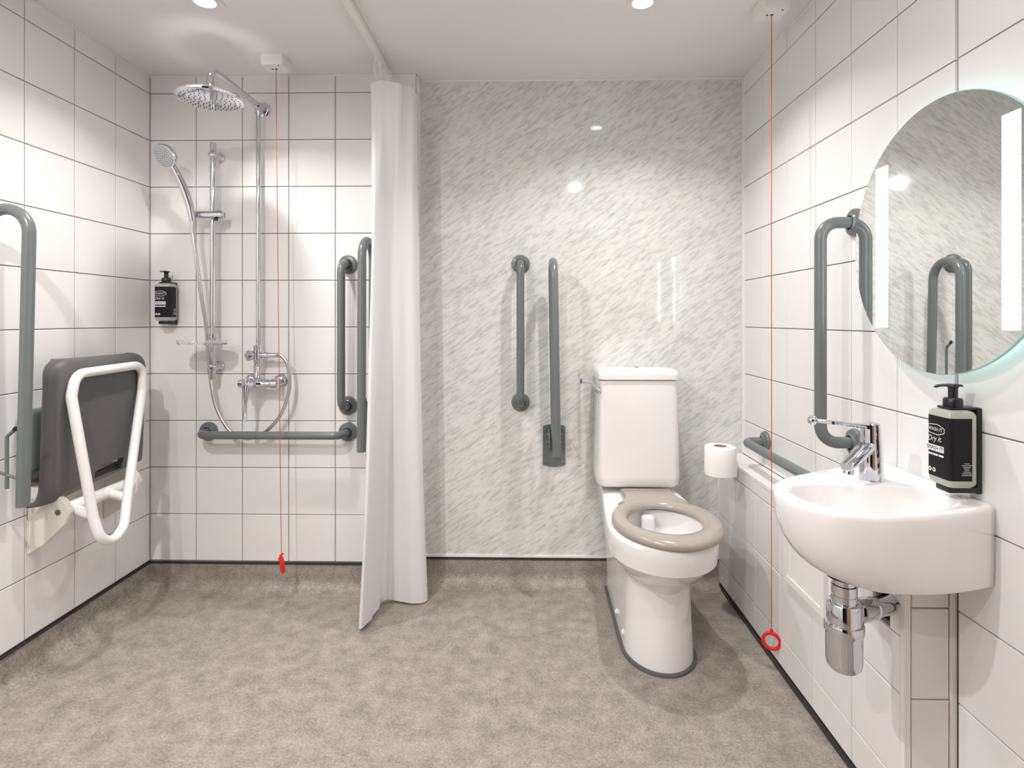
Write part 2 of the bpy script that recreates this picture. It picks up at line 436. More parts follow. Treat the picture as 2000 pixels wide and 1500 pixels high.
# ------------------------------------------------------------------ ceiling lights
def downlight(x, y, label, watts=LAMP_W, spread=125):
    t = thing('downlight', label, 'ceiling light', (x, y, ZC), 'recessed ceiling downlights')
    bm = NB(); box(bm, x - .047, x + .047, y - .047, y + .047, ZC - .003, ZC - .0002, .001, 1); obj('bezel', bm, 'whiteplastic', t)
    bm = NB(); lathe(bm, [(.040, 0), (.040, .004), (.034, .007), (.031, .004), (.031, .001)], (x, y, ZC - .003), (0, 0, -1), 32, False, False); obj('ring', bm, 'whiteplastic', t)
    bm = NB(); lathe(bm, [(.031, 0), (.031, .0035), (.02, .0045), (0.0, .005)], (x, y, ZC - .003), (0, 0, -1), 32); obj('lamp_face', bm, 'lamp', t)
    L = bpy.data.lights.new('downlight_bulb', 'AREA'); L.shape = 'DISK'; L.size = .055; L.energy = watts; L.color = LAMP_COL
    L.spread = math.radians(spread)
    lo = bpy.data.objects.new('bulb', L); C.objects.link(lo); lo.parent = t; lo.location = (0, 0, -.0125)
downlight(-1.046, 1.805, 'round white recessed downlight in the ceiling over the shower')
downlight(0.38, 1.84, 'round white recessed downlight in the ceiling over the toilet')
downlight(-1.0, 0.60, 'recessed downlight in the ceiling before the folded rail and shower seat', LAMP_REAR * 1.35, 175)
downlight(-1.0, -0.30, 'added unseen fill downlight in the ceiling beside the entrance doorway', LAMP_REAR, 175)  # added lamp behind the camera, evens out the room's brightness
downlight(0.38, 0.50, 'added unseen fill downlight in the ceiling before the round mirror', LAMP_REAR * .3, 175)  # extra unseen lamp, added to fill the lower right side

# ------------------------------------------------------------------ grab rails
RR = 0.0165
def flange(parent, p, nrm):
    bm = NB(); lathe(bm, [(.040, 0), (.040, .006), (.037, .011), (.030, .013), (.024, .0135), (.021, .016), (.020, .020)], p, nrm, 32, True, False)
    return obj('flange', bm, 'rail', parent)
def grab_rail(a, b_, nrm, off, label, fr=0.05, name='grab_rail'):
    a = V(a); b_ = V(b_); nv = V(nrm)
    t = thing(name, label, 'grab rail', (a + b_) / 2, 'fixed grab rails')
    bm = NB(); tube(bm, fillet([a + nv * .002, a + nv * off, b_ + nv * off, b_ + nv * .002], fr, 10), RR, 20); obj('bar', bm, 'rail', t)
    flange(t, a, nv); flange(t, b_, nv)
    return t
grab_rail((-1.356, YS - .0005, .672), (-.757, YS - .0005, .672), (0, -1, 0), .085, 'horizontal grey-green grab rail on shower wall tiles below the mixer')
grab_rail((-.757, YS - .0005, 1.383), (-.757, YS - .0005, .784), (0, -1, 0), .092, 'upright grey-green grab rail on shower wall tiles beside the curtain')
grab_rail((-.024, YM - .0005, 1.390), (-.024, YM - .0005, .791), (0, -1, 0), .080, 'upright grey-green grab rail with round flanges on the marble panel')
grab_rail((XR - .0005, 1.612, 1.425), (XR - .0005, 1.612, .80), (-1, 0, 0), .100, 'upright grey-green grab rail on tiled wall beside the mirror', .075)
grab_rail((XR - .0005, 2.207, .674), (XR - .0005, 1.607, .674), (-1, 0, 0), .085, 'horizontal grey-green grab rail over the ledge behind the basin', .05)

def drop_rail(base, nrm, side, ztop, lean, label, front=.235, rear=.07, zbot=.612, tilt=0.0, rod=.175, ear=1.0):
    """hinged rail folded upright: a U of tube with its plane at right angles to the wall"""
    base = V(base); nv = V(nrm); sv = V(side); up = V((0, 0, 1)); z0 = base.z
    t = thing('drop_down_rail', label, 'grab rail', base, 'folded drop-down support rails')
    # wall plate with curved ends
    poly = []
    hw, hh, bulge = .0485, .083, .0095
    for k in range(9):
        a = -1 + 2 * k / 8; poly.append(base + sv * (hw * a) + up * (hh + bulge * (1 - a * a)))
    for k in range(9):
        a = 1 - 2 * k / 8; poly.append(base + sv * (hw * a) - up * (hh + bulge * (1 - a * a)))
    bm = NB(); prism(bm, poly, nv * .006); pl = obj('wall_plate', bm, 'rail', t, smooth=False)
    for sx in (-1, 1):
        for sz in (-1, 1):
            bm = NB(); lathe(bm, [(.0055, 0), (.0055, .002), (.003, .0035)], base + sv * sx * .036 + up * sz * .073 + nv * .006, nv, 12); obj('screw', bm, 'rail', pl)
    # hinge ears and pins
    for sx in (-1, 1):
        q = base + sv * (sx * .021) + up * .035
        bm = NB(); prism(bm, [q + nv * .006 + up * .045, q + nv * .05 * ear + up * .045, q + nv * .088 * ear + up * .015, q + nv * .088 * ear - up * .03, q + nv * .006 - up * .05], sv * sx * .004); obj('hinge_ear', bm, 'rail', t, smooth=False)
        for dz, dn in ((.052, .032), (.018, .032)):
            bm = NB(); lathe(bm, [(.0065, 0), (.0065, .007), (.004, .009)], base + sv * (sx * .025) + up * dz + nv * dn, sv * sx, 14); obj('pin', bm, 'rail', t)
    bm = NB()
    pf = base + nv * front; pr = base + nv * rear
    pf.z = zbot; pr.z = zbot + .03
    tf = base + nv * (front - lean) + sv * tilt; tr_ = base + nv * (rear + lean * .3) + sv * tilt
    tf.z = ztop; tr_.z = ztop
    R = ((front - lean) - (rear + lean * .3)) / 2 * .98
    tube(bm, fillet([pf, tf, tr_, pr], R, 14), RR, 20); obj('bar', bm, 'rail', t)
    bm = NB(); zz = zbot + .045; q0 = base + nv * (rear - .03); q1 = base + nv * (front)
    q0.z = zz + .075; q1.z = zz + .03; tube(bm, [q0, q1], .0045, 10); obj('cross_bar', bm, 'rail', t)
    # bent catch rod between the legs
    bm = NB(); a = base + nv * ((front + rear) / 2 + .01); a.z = zbot + .05; b1 = a.copy(); b1.z = zbot + rod; b2 = b1 + nv * .022 + up * .02
    tube(bm, fillet([a, b1, b2], .012, 6), .005, 10); rod = obj('catch_rod', bm, 'rail', t)
    bm = NB(); lathe(bm, [(.0, -.001), (.006, 0), (.006, .008), (.0, .009)], b2, (b2 - b1), 12, False, False); obj('rod_tip', bm, 'black', rod)
    return t
drop_rail((.121, YM - .0003, .604), (0, -1, 0), (1, 0, 0), 1.385, .015, 'folded grey-green drop-down rail hinged to the marble beside the toilet', tilt=-.012, rod=.425)
drop_rail((-.632, YS - .0003, .580), (0, -1, 0), (1, 0, 0), 1.462, .01, 'folded grey-green drop-down rail half hidden behind the shower curtain', zbot=.642)
drop_rail((XL + .0003, 1.585, .604), (1, 0, 0), (0, -1, 0), 1.468, -.02, 'folded grey-green drop-down rail on left tiles beside the shower seat', front=.164, rear=.05, zbot=.612, rod=.20, ear=.5)

# ------------------------------------------------------------------ shower column
SX = -1.12
t = thing('shower_column', 'chrome shower column with round overhead rose, riser and lever mixer', 'shower', (SX, 2.32, .885))
RY = 2.325
bm = NB(); tube(bm, [(SX, RY, .985), (SX, RY, 2.035)], .0095, 18); obj('riser', bm, 'chrome', t)
bm = NB(); tube(bm, fillet([(SX, YS, 2.043), (SX, 1.965, 2.043), (SX, 1.965, 1.962)], .038, 12), .0125, 18); arm = obj('arm', bm, 'chrome', t)
bm = NB(); lathe(bm, [(.030, 0), (.030, .006), (.024, .010), (.0155, .011)], (SX, YS - .0005, 2.043), (0, -1, 0), 30); obj('wall_rose', bm, 'chrome', t)
bm = NB(); lathe(bm, [(.0165, -.022), (.0165, .022)], (SX, RY, 2.043), (0, 1, 0), 22); lathe(bm, [(.0135, 0), (.0135, .03)], (SX, RY, 2.010), (0, 0, 1), 22); obj('riser_tee', bm, 'chrome', t)
bm = NB(); lathe(bm, [(.016, 0), (.016, .028), (.0135, .032)], (SX, 1.965, 1.950), (0, 0, 1), 22); obj('swivel_nut', bm, 'chrome', t)
bm = NB(); lathe(bm, [(.0, 0), (.104, 0), (.111, .002), (.113, .006), (.113, .011), (.1105, .0135), (.1085, .0143), (.106, .0145), (.10, .0146), (.032, .0152), (.028, .0158), (.02, .024), (.0, .024)], (SX, 1.965, 1.926), (0, 0, 1), 56, False, False)
head = obj('rose_head', bm, 'chrome_soft', t)
bm = NB()
for ring, cnt in ((.018, 6), (.034, 11), (.050, 16), (.066, 22), (.082, 27), (.096, 32)):
    for k in range(cnt):
        a = 2 * PI * (k + ring * 7) / cnt
        lathe(bm, [(.0022, 0), (.0016, .002)], (SX + ring * math.cos(a), 1.965 + ring * math.sin(a), 1.9262), (0, 0, -1), 6)
nz_ = obj('nozzles', bm, 'nozzle', head); nz_['kind'] = 'stuff'
# mixer
MZ, MY = .884, 2.300
bm = NB(); lathe(bm, [(.0, -.001), (.0155, 0), (.017, .004), (.017, .022), (.0225, .028), (.0225, .080), (.017, .088), (.017, .132), (.0205, .136), (.0205, .160), (.0, .161)], (-1.188, MY, MZ), (1, 0, 0), 26, False, False); obj('mixer_body', bm, 'chrome', t)
for x in (-1.170, -1.045):
    bm = NB(); tube(bm, [(x, YS, MZ + .004), (x, MY, MZ)], .0125, 16); lathe(bm, [(.029, 0), (.029, .005), (.022, .014), (.014, .018)], (x, YS - .0005, MZ + .004), (0, -1, 0), 26); obj('inlet', bm, 'chrome', t)
bm = NB(); lathe(bm, [(.0255, 0), (.0275, .012), (.0255, .030), (.017, .037), (.0, .038)], (-1.137, MY - .008, MZ - .002), (0, -1, 0), 28, True, False); cap = obj('lever_cap', bm, 'chrome', t)
bm = NB(); tube(bm, catmull([(-1.137, MY - .036, MZ - .004), (-1.138, MY - .043, MZ - .035), (-1.139, MY - .046, MZ - .075), (-1.139, MY - .050, MZ - .115), (-1.138, MY - .056, MZ - .148)], 6), .006, 14, rfun=lambda s: .0165 - .0105 * min(1, s * 1.9) + .002 * max(0, s - .55) * 4); obj('lever', bm, 'chrome', cap)
bm = NB(); lathe(bm, [(.0125, 0), (.0125, .02), (.0105, .024), (.0105, .07), (.0135, .074), (.0135, .082), (.019, .086), (.019, .122), (.0145, .126), (.0145, .140), (.0105, .144)], (SX, RY - .012, MZ + .014), (0, 0, 1), 24); obj('diverter_body', bm, 'chrome', t)
DZ_ = MZ + .116
bm = NB(); lathe(bm, [(.012, 0), (.012, .012), (.0215, .014), (.0225, .022), (.020, .026), (.0, .028)], (SX - .010, RY - .024, DZ_), (-.50, -.86, .05), 26, True, False); obj('diverter_knob', bm, 'chrome', t)
bm = NB(); lathe(bm, [(.011, 0), (.011, .018), (.0135, .020), (.0135, .034), (.0098, .038), (.0098, .072), (.0108, .073), (.0108, .078)], (SX + .012, RY - .012, DZ_), (1, -.05, .02), 22); obj('hose_outlet', bm, 'chrome', t)

# slide rail with slider and clear soap dish
LX, LY = -1.308, 2.318
t = thing('slide_rail', 'chrome slide rail with sliding clamp on the shower wall', 'shower rail', (LX, YS, 1.4))
bm = NB(); tube(bm, [(LX, LY, .900), (LX, LY, 1.888)], .0125, 20); obj('bar', bm, 'chrome', t)
for z in (1.838, .952):
    bm = NB(); lathe(bm, [(.021, 0), (.021, .010), (.0165, .014), (.0165, .045), (.0155, .066), (.010, .072), (.0, .073)], (LX, YS - .0005, z), (0, -1, 0), 24, True, False); obj('wall_mount', bm, 'chrome', t)
bm = NB(); lathe(bm, [(.0, -.001), (.015, 0), (.0165, .004), (.0165, .112), (.018, .113), (.018, .126), (.013, .131), (.0, .131)], (LX - .074, LY - .022, 1.583), (1, 0, 0), 26, False, False); obj('slider', bm, 'chrome', t)
bm = NB(); tube(bm, [(LX + .028, LY - .03, 1.567), (LX + .028, LY - .03, 1.558)], .008, 12); obj('slider_button', bm, 'dark', t)
bm = NB()
DX_ = LX - .003
pts = []
for k in range(40):
    a = 2 * PI * k / 40; ca, sa = math.cos(a), math.sin(a)
    pts.append((DX_ + .098 * math.copysign(abs(ca) ** .75, ca), LY - .072 + .055 * math.copysign(abs(sa) ** .75, sa)))
def sc(P, f, z): return [V((DX_ + (x - DX_) * f, LY - .072 + (y - LY + .072) * f, z)) for x, y in P]
loft(bm, [sc(pts, .93, 1.048), sc(pts, .99, 1.055), sc(pts, 1.0, 1.066), sc(pts, .965, 1.066), sc(pts, .93, 1.056), sc(pts, .3, 1.054)])
o = obj('soap_dish', bm, 'acrylic', None); tag(o, 'clear acrylic oval soap dish clipped to the chrome slide rail', 'soap dish')
bm = NB(); lathe(bm, [(.018, 0), (.019, .004), (.019, .020), (.016, .023)], (LX, LY, 1.064), (0, 0, 1), 24); obj('clip', bm, 'chrome', o)

# hand shower and hose
t = thing('hand_shower', 'chrome hand shower with long ribbed hose hanging in the slide clamp', 'shower head', (-1.375, 2.26, 1.58))
tip = V((-1.372, LY - .052, 1.60)); mid = V((-1.392, LY - .070, 1.69)); top = V((-1.425, LY - .105, 1.785))
bm = NB(); tube(bm, catmull([V((-1.366, LY - .046, 1.553)), tip, V((-1.380, LY - .058, 1.64)), mid, V((-1.405, LY - .086, 1.735)), top], 6), .011, 18, rfun=lambda s: .0095 + .0065 * math.sin(PI * min(1, .15 + s * .8))); obj('handle', bm, 'chrome', t)
hn = V((-.20, -.80, -.48)).normalized(); hc_ = V((-1.432, LY - .118, 1.800))
bm = NB(); lathe(bm, [(.0, -.030), (.022, -.029), (.041, -.016), (.0475, -.006), (.0485, .004), (.0455, .009), (.040, .0105)], hc_, hn, 40, False, True); hd = obj('spray_head', bm, 'chrome', t)
bm = NB(); lathe(bm, [(.041, .0), (.041, .0016), (.0, .0022)], hc_ + hn * .0105, hn, 36, True, False); obj('spray_plate', bm, principled('spray_grey', (.42, .43, .45), .4, .3), hd)
bm = NB(); u_, v_ = frame_from(hn)
for ring, cnt in ((.010, 6), (.019, 12), (.027, 17), (.035, 22)):
    for k in range(cnt):
        a = 2 * PI * k / cnt
        lathe(bm, [(.0018, 0), (.0014, .003)], hc_ + hn * .0122 + (u_ * math.cos(a) + v_ * math.sin(a)) * ring, hn, 6)
o = obj('nozzles', bm, principled('nozzle_white', (.75, .76, .78), .5), hd); o['kind'] = 'stuff'
hose = catmull([(-1.032, RY - .016, DZ_ + .002), (-1.012, RY - .018, DZ_ - .004), (-.989, RY - .02, DZ_ - .035), (-.980, RY - .02, DZ_ - .10), (-.988, RY - .02, DZ_ - .17), (-1.025, RY - .015, DZ_ - .255),
                (-1.095, RY - .01, DZ_ - .325), (-1.165, RY - .008, DZ_ - .347), (-1.235, RY - .01, DZ_ - .315), (-1.295, RY - .005, DZ_ - .22), (-1.325, RY + .004, DZ_ - .10), (-1.337, RY + .004, 1.02), (-1.340, RY - .004, 1.12), (-1.345, RY - .03, 1.25), (-1.355, RY - .048, 1.40), (-1.366, LY - .046, 1.50), (-1.366, LY - .046, 1.555)], 26)
# resample evenly and rib it
L = [0]
for i in range(1, len(hose)): L.append(L[-1] + (hose[i] - hose[i - 1]).length)
step = 0.0022; out = []; j = 0; s = 0
while s < L[-1]:
    while L[j + 1] < s: j += 1
    f = (s - L[j]) / max(1e-9, L[j + 1] - L[j]); out.append(hose[j].lerp(hose[j + 1], f)); s += step
bm = NB(); tube(bm, out, [.0082 if i % 2 else .0070 for i in range(len(out))], 12); obj('hose', bm, 'hose', t, sharp=80)
bm = NB(); lathe(bm, [(.0095, 0), (.0095, .05)], (-1.366, LY - .046, 1.505), (0, 0, 1), 18); obj('hose_nut', bm, 'chrome', t)

# ------------------------------------------------------------------ soap dispensers
def text_mesh(body, size, shear=0.0, ext=0.0):
    cu = bpy.data.curves.new('txt', 'FONT'); cu.body = body; cu.size = size; cu.align_x = 'CENTER'; cu.align_y = 'CENTER'; cu.shear = shear; cu.extrude = 0
    cu.resolution_u = 3
    o = bpy.data.objects.new('txt', cu); C.objects.link(o)
    dg = bpy.context.evaluated_depsgraph_get()
    me = bpy.data.meshes.new_from_object(o.evaluated_get(dg))
    bpy.data.objects.remove(o, do_unlink=True); bpy.data.curves.remove(cu)
    return me
def dispenser(origin, yaw, name_lab, brk_lab, bot_lab):
    """local frame: front face towards -Y, wall at y = 0, z = 0 at bottle bottom"""
    Mx = Matrix.Translation(V(origin)) @ Matrix.Rotation(yaw, 4, 'Z')
    def put(name, bm, mat, parent, smooth=True, sharp=35):
        bm.transform(Mx); return obj(name, bm, mat, parent, sharp, smooth)
    bk = thing('dispenser_bracket', brk_lab, 'bracket', Mx @ V((0, 0, 0)), 'black wall brackets for soap bottles')
    bm = NB(); box(bm, -.020, .020, -.012, -.0006, -.018, .160, .003, 2); put('back_plate', bm, 'black', bk)
    bm = NB(); box(bm, -.020, .020, -.068, -.010, -.016, -.003, .003, 2); put('bottom_shelf', bm, 'black', bk)
    bm = NB(); box(bm, -.019, .019, -.066, -.010, .1555, .1605, .002, 2); put('top_arm', bm, 'black', bk)
    bt = thing('soap_bottle', bot_lab, 'soap bottle', Mx @ V((0, -.05, 0)), 'black labelled soap bottles')
    W_, D0, D1, H = .0325, -.077, -.018, .155
    bm = NB()
    def sec(ins, z): 
        r = .010; P = []
        x0, x1, y0, y1 = -W_ + ins, W_ - ins, D0 + ins, D1 - ins
        for cx_, cy_, a0 in ((x1 - r, y1 - r, 0), (x0 + r, y1 - r, 90), (x0 + r, y0 + r, 180), (x1 - r, y0 + r, 270)):
            for k in range(5):
                a = math.radians(a0 + 90 * k / 4); P.append(V((cx_ + r * math.cos(a), cy_ + r * math.sin(a), z)))
        return P
    loft(bm, [sec(.006, -.0025), sec(.001, .003), sec(0, .008), sec(0, H - .010), sec(.003, H - .003), sec(.010, H)])
    put('body', bm, 'bottle', bt)
    # wrap-round label
    e = .0006
    bm = NB()
    def lsec(z, o_):
        r = .010; P = []
        x0, x1, y0 = -W_ - o_, W_ + o_, D0 - o_
        P.append(V((x0, D1 - .014, z)))
        for cx_, cy_, a0 in ((x0 + r, y0 + r, 180), (x1 - r, y0 + r, 270)):
            for k in range(7):
                a = math.radians(a0 + 90 * k / 6); P.append(V((cx_ + r * math.cos(a), cy_ + r * math.sin(a), z)))
        P.append(V((x1, D1 - .014, z))); return P
    A = lsec(.013, e); B = lsec(H - .015, e); A2 = lsec(.013, -.0003); B2 = lsec(H - .015, -.0003)
    loft(bm, [A + A2[::-1], B + B2[::-1]])
    lb = put('label', bm, 'label', bt)
    # print on the front
    y_ = D0 - e - .0004; xt = -.006
    def add_text(name, txt, size, x, z, mat, sx=1.0, shear=0.0, rot=0.0, y=None):
        me = text_mesh(txt, size, shear); bmx = NB()
        me.transform(Matrix.Translation((x, y_ if y is None else y, z)) @ Matrix.Rotation(rot, 4, 'Y') @ Matrix.Diagonal((sx, 1, 1, 1)) @ Matrix.Rotation(PI / 2, 4, 'X'))
        bmx.from_mesh(me); bpy.data.meshes.remove(me)
        put(name, bmx, mat, lb, smooth=False)
    def quad(name, mat, P):
        bmx = NB(); bmx.faces.new([bmx.verts.new(p) for p in P]); put(name, bmx, mat, lb, smooth=False)
    add_text('lettering', 'WASH IT', .0105, xt, .1115, 'print', .95)
    oc, ic = [], []
    for k in range(60):
        a = 2 * PI * k / 60; wob = 1 + .09 * abs(math.sin(a * 3.5))
        oc.append((xt + .0255 * wob * math.cos(a), .1115 + .0105 * wob * math.sin(a))); ic.append((xt + (.0255 * wob - .0016) * math.cos(a), .1115 + (.0105 * wob - .0014) * math.sin(a)))
    bm = NB(); vo = [bm.verts.new((x, y_, z)) for x, z in oc]; vi = [bm.verts.new((x, y_, z)) for x, z in ic]
    for k in range(60): bm.faces.new((vo[k], vo[(k + 1) % 60], vi[(k + 1) % 60], vi[k]))
    put('cloud_outline', bm, 'print', lb, smooth=False)
    add_text('lettering', 'Dry it.', .0165, xt - .002, .0915, 'print', .95, .35, -.06)
    for (a0, a1, z0, z1) in ((-.0305, .0185, .0655, .0785), (-.030, -.014, .0565, .0605), (-.0125, .002, .0565, .0605), (.004, .0175, .0565, .0605)):
        quad('printed_bar', 'print', ((a0, y_, z0), (a1, y_, z0), (a1, y_, z1), (a0, y_, z1)))
    add_text('lettering', 'SMASH IT!', .0115, xt, .072, 'label', .92, y=y_ - .0004)
    for cx_ in (-.021, -.0095):
        quad('printed_icon', 'print', [(cx_ + .0045 * math.cos(2 * PI * k / 20), y_, .026 + .0045 * math.sin(2 * PI * k / 20)) for k in range(20)])
        quad('icon_centre', 'label', [(cx_ + .0019 * math.cos(2 * PI * k / 12), y_ - .0004, .026 + .0019 * math.sin(2 * PI * k / 12)) for k in range(12)])
    # small print block on the sides
    for sx in (-1, 1):
        bm = NB(); x_ = sx * (W_ + e + .0004)
        for k, wd in enumerate((.010, .020, .016, .012, .010, .016, .020, .020)):
            z = .048 - k * .0034; yc = -.043
            vv = [bm.verts.new(p) for p in ((x_, yc - wd / 2, z), (x_, yc + wd / 2, z), (x_, yc + wd / 2, z + .0014), (x_, yc - wd / 2, z + .0014))]; bm.faces.new(vv)
        o_ = put('small_print', bm, MAT['greyprint'], lb, smooth=False); o_['kind'] = 'stuff'
    # pump
    bm = NB(); lathe(bm, [(.017, 0), (.0175, .002), (.0175, .014), (.015, .018), (.0085, .019), (.0085, .038), (.0105, .040), (.0105, .044), (.009, .046)], (0, -.046, H + .0055), (0, 0, 1), 24); pm = put('pump', bm, 'black', bt)
    bm = NB(); q = H + .0475
    loft(bm, [[V((hw, y, q + dz)), V((hw * .7, y, q + dz + th)), V((-hw * .7, y, q + dz + th)), V((-hw, y, q + dz))] for y, hw, dz, th in ((-.032, .011, 0, .004), (-.046, .0115, 0, .005), (-.062, .008, .0005, .0045), (-.078, .006, -.001, .004), (-.083, .004, -.003, .003))]); put('spout', bm, 'black', pm)
dispenser((-1.512, YS, 1.146), 0.0, '', 'black wall bracket on shower wall tiles in the tiled corner', 'black labelled soap pump bottle on shower wall beside the tiled corner')
dispenser((XR, 1.190, .808), -PI / 2, '', 'black wall bracket on tiled wall above the basin', 'black labelled soap pump bottle on the wall above the basin')

# ------------------------------------------------------------------ shower seat folded up on the left wall
t = thing('shower_chair', 'charcoal folding shower seat with white tube leg, folded up on left wall', 'shower seat', (XL, 1.95, .38))
Y0, Y1 = 1.738, 2.182
def seat_prof(s):
    """profile along the height: (x, z) of the face towards the room"""
    return s
prof = [(-1.552, .556), (-1.535, .554), (-1.514, .562), (-1.499, .590), (-1.492, .64), (-1.488, .74), (-1.484, .85), (-1.481, .95), (-1.484, .995), (-1.494, 1.016), (-1.508, 1.022)]
pr = catmull([(x, 0, z) for x, z in prof], 3)
bm = NB()
ny = 30; loops = []; backs = []
ZTOP, RC, T_ = 1.022, .055, .024
for i, p in enumerate(pr):
    row, brow = [], []
    tg = (pr[min(i + 1, len(pr) - 1)] - pr[max(i - 1, 0)]).normalized()
    nn = V((-tg.z, 0, tg.x))
    hz = max(0, p.z - (ZTOP - RC)); cr = RC - math.sqrt(max(0, RC * RC - hz * hz)) if hz > 0 else 0
    lo_z = max(0, (.60 - p.z) / .045)
    for k in range(ny + 1):
        u = .5 - .5 * math.cos(PI * k / ny)
        ed = min(u, 1 - u) * (Y1 - Y0)
        q = max(0, 1 - ed / .05)
        back = .034 * (1 - math.sqrt(max(0, 1 - q * q)))
        y = Y0 + cr + (Y1 - Y0 - 2 * cr) * u
        sl = .045 * u * lo_z
        c0 = V((p.x - back, y, p.z + sl))
        row.append(c0); brow.append(c0 + nn * (T_ * (1 - .55 * q)))
    loops.append(row); backs.append(brow)
fr = [[bm.verts.new(q) for q in r] for r in loops]
bkv = [[bm.verts.new(q) for q in r] for r in backs]
nr = len(loops)
def in_slot(i, k):
    z = (pr[i].z + pr[i + 1].z) / 2; u = .5 - .5 * math.cos(PI * (k + .5) / ny)
    return .594 < z < .640 and .40 < u < .70
for i in range(nr - 1):
    for k in range(ny):
        if in_slot(i, k): continue
        bm.faces.new((fr[i][k], fr[i][k + 1], fr[i + 1][k + 1], fr[i + 1][k]))
        bm.faces.new((bkv[i][k], bkv[i + 1][k], bkv[i + 1][k + 1], bkv[i][k + 1]))
bm.edges.ensure_lookup_table()
for i in range(nr - 1):
    for k in range(ny):
        if not in_slot(i, k): continue
        if not in_slot(i, k - 1): bm.faces.new((fr[i][k], bkv[i][k], bkv[i + 1][k], fr[i + 1][k]))
        if not in_slot(i, k + 1): bm.faces.new((fr[i][k + 1], fr[i + 1][k + 1], bkv[i + 1][k + 1], bkv[i][k + 1]))
        if not in_slot(i - 1, k): bm.faces.new((fr[i][k], fr[i][k + 1], bkv[i][k + 1], bkv[i][k]))
        if not in_slot(i + 1, k): bm.faces.new((fr[i + 1][k], bkv[i + 1][k], bkv[i + 1][k + 1], fr[i + 1][k + 1]))
for i in range(nr - 1):
    bm.faces.new((fr[i][0], fr[i + 1][0], bkv[i + 1][0], bkv[i][0])); bm.faces.new((fr[i][ny], bkv[i][ny], bkv[i + 1][ny], fr[i + 1][ny]))
for k in range(ny):
    bm.faces.new((fr[0][k], bkv[0][k], bkv[0][k + 1], fr[0][k + 1])); bm.faces.new((fr[-1][k], fr[-1][k + 1], bkv[-1][k + 1], bkv[-1][k]))
obj('seat_shell', bm, 'greyplastic', t, sharp=50)
# white tube leg: a closed V loop
leg = [(-1.462, 1.800, .965), (-1.462, 2.118, .965), (-1.425, 2.040, .43), (-1.415, 1.905, .40)]
leg = [(-1.466, 1.795, .972), (-1.466, 2.115, .978), (-1.466, 2.110, .88), (-1.418, 1.962, .50), (-1.400, 1.925, .43), (-1.398, 1.868, .396), (-1.402, 1.816, .43), (-1.418, 1.808, .50), (-1.466, 1.778, .90)]
cl = [V(p) for p in leg]
# fillet the closed polyline
N_ = len(cl); path = []
for i in range(N_):
    a, p, c_ = cl[i - 1], cl[i], cl[(i + 1) % N_]
    f = fillet([a.lerp(p, .5), p, p.lerp(c_, .5)], .055, 8)
    path += f[1:-1]
bm = NB(); tube(bm, path, .0155, 18, False, True); obj('leg_frame', bm, 'whiteplastic', t, sharp=70)
# wall plate, side cheeks and pivot tube
bm = NB(); box(bm, XL, XL + .008, 1.776, 2.125, .50, .62, .003, 2); pl = obj('wall_plate', bm, 'creamplastic', t)
for y in (1.776, 2.105):
    bm = NB(); prism(bm, [(XL, y, .385), (XL, y, .61), (XL + .07, y, .60), (XL + .125, y, .565), (XL + .142, y, .53), (XL + .130, y, .490), (XL + .06, y, .425)], (0, .020, 0))
    bmesh.ops.bevel(bm, geom=bm.edges[:], offset=.003, segments=2, affect='EDGES'); ck = obj('cheek', bm, 'creamplastic', t)
    bm = NB(); lathe(bm, [(.009, 0), (.009, .0015), (.004, .002)], (XL + .105, y - .0005, .528), (0, -1, 0), 16); obj('bolt', bm, 'sealgrey', ck)
    bm = NB(); lathe(bm, [(.010, 0), (.010, .003), (.007, .0035)], (XL + .03, y - .0005, .575), (0, -1, 0), 16); obj('cap', bm, 'creamplastic', ck)
bm = NB(); tube(bm, [(XL + .108, 1.796, .528), (XL + .108, 2.105, .528)], .021, 20); obj('pivot_tube', bm, 'whiteplastic', t)
for y in (1.82, 1.985):
    bm = NB(); tube(bm, [(XL + .108, y, .528), (-1.420, y - .004 if y < 1.9 else y + .0, .505)], .016, 14); obj('leg_socket', bm, 'whiteplastic', t)
bm = NB(); box(bm, XL + .0003, XL + .050, 1.735, 2.13, .655, .862, .022, 4)
o = obj('backrest_pad', bm, 'rail', None); tag(o, 'padded grey-green backrest on left tiles behind the shower seat', 'backrest')

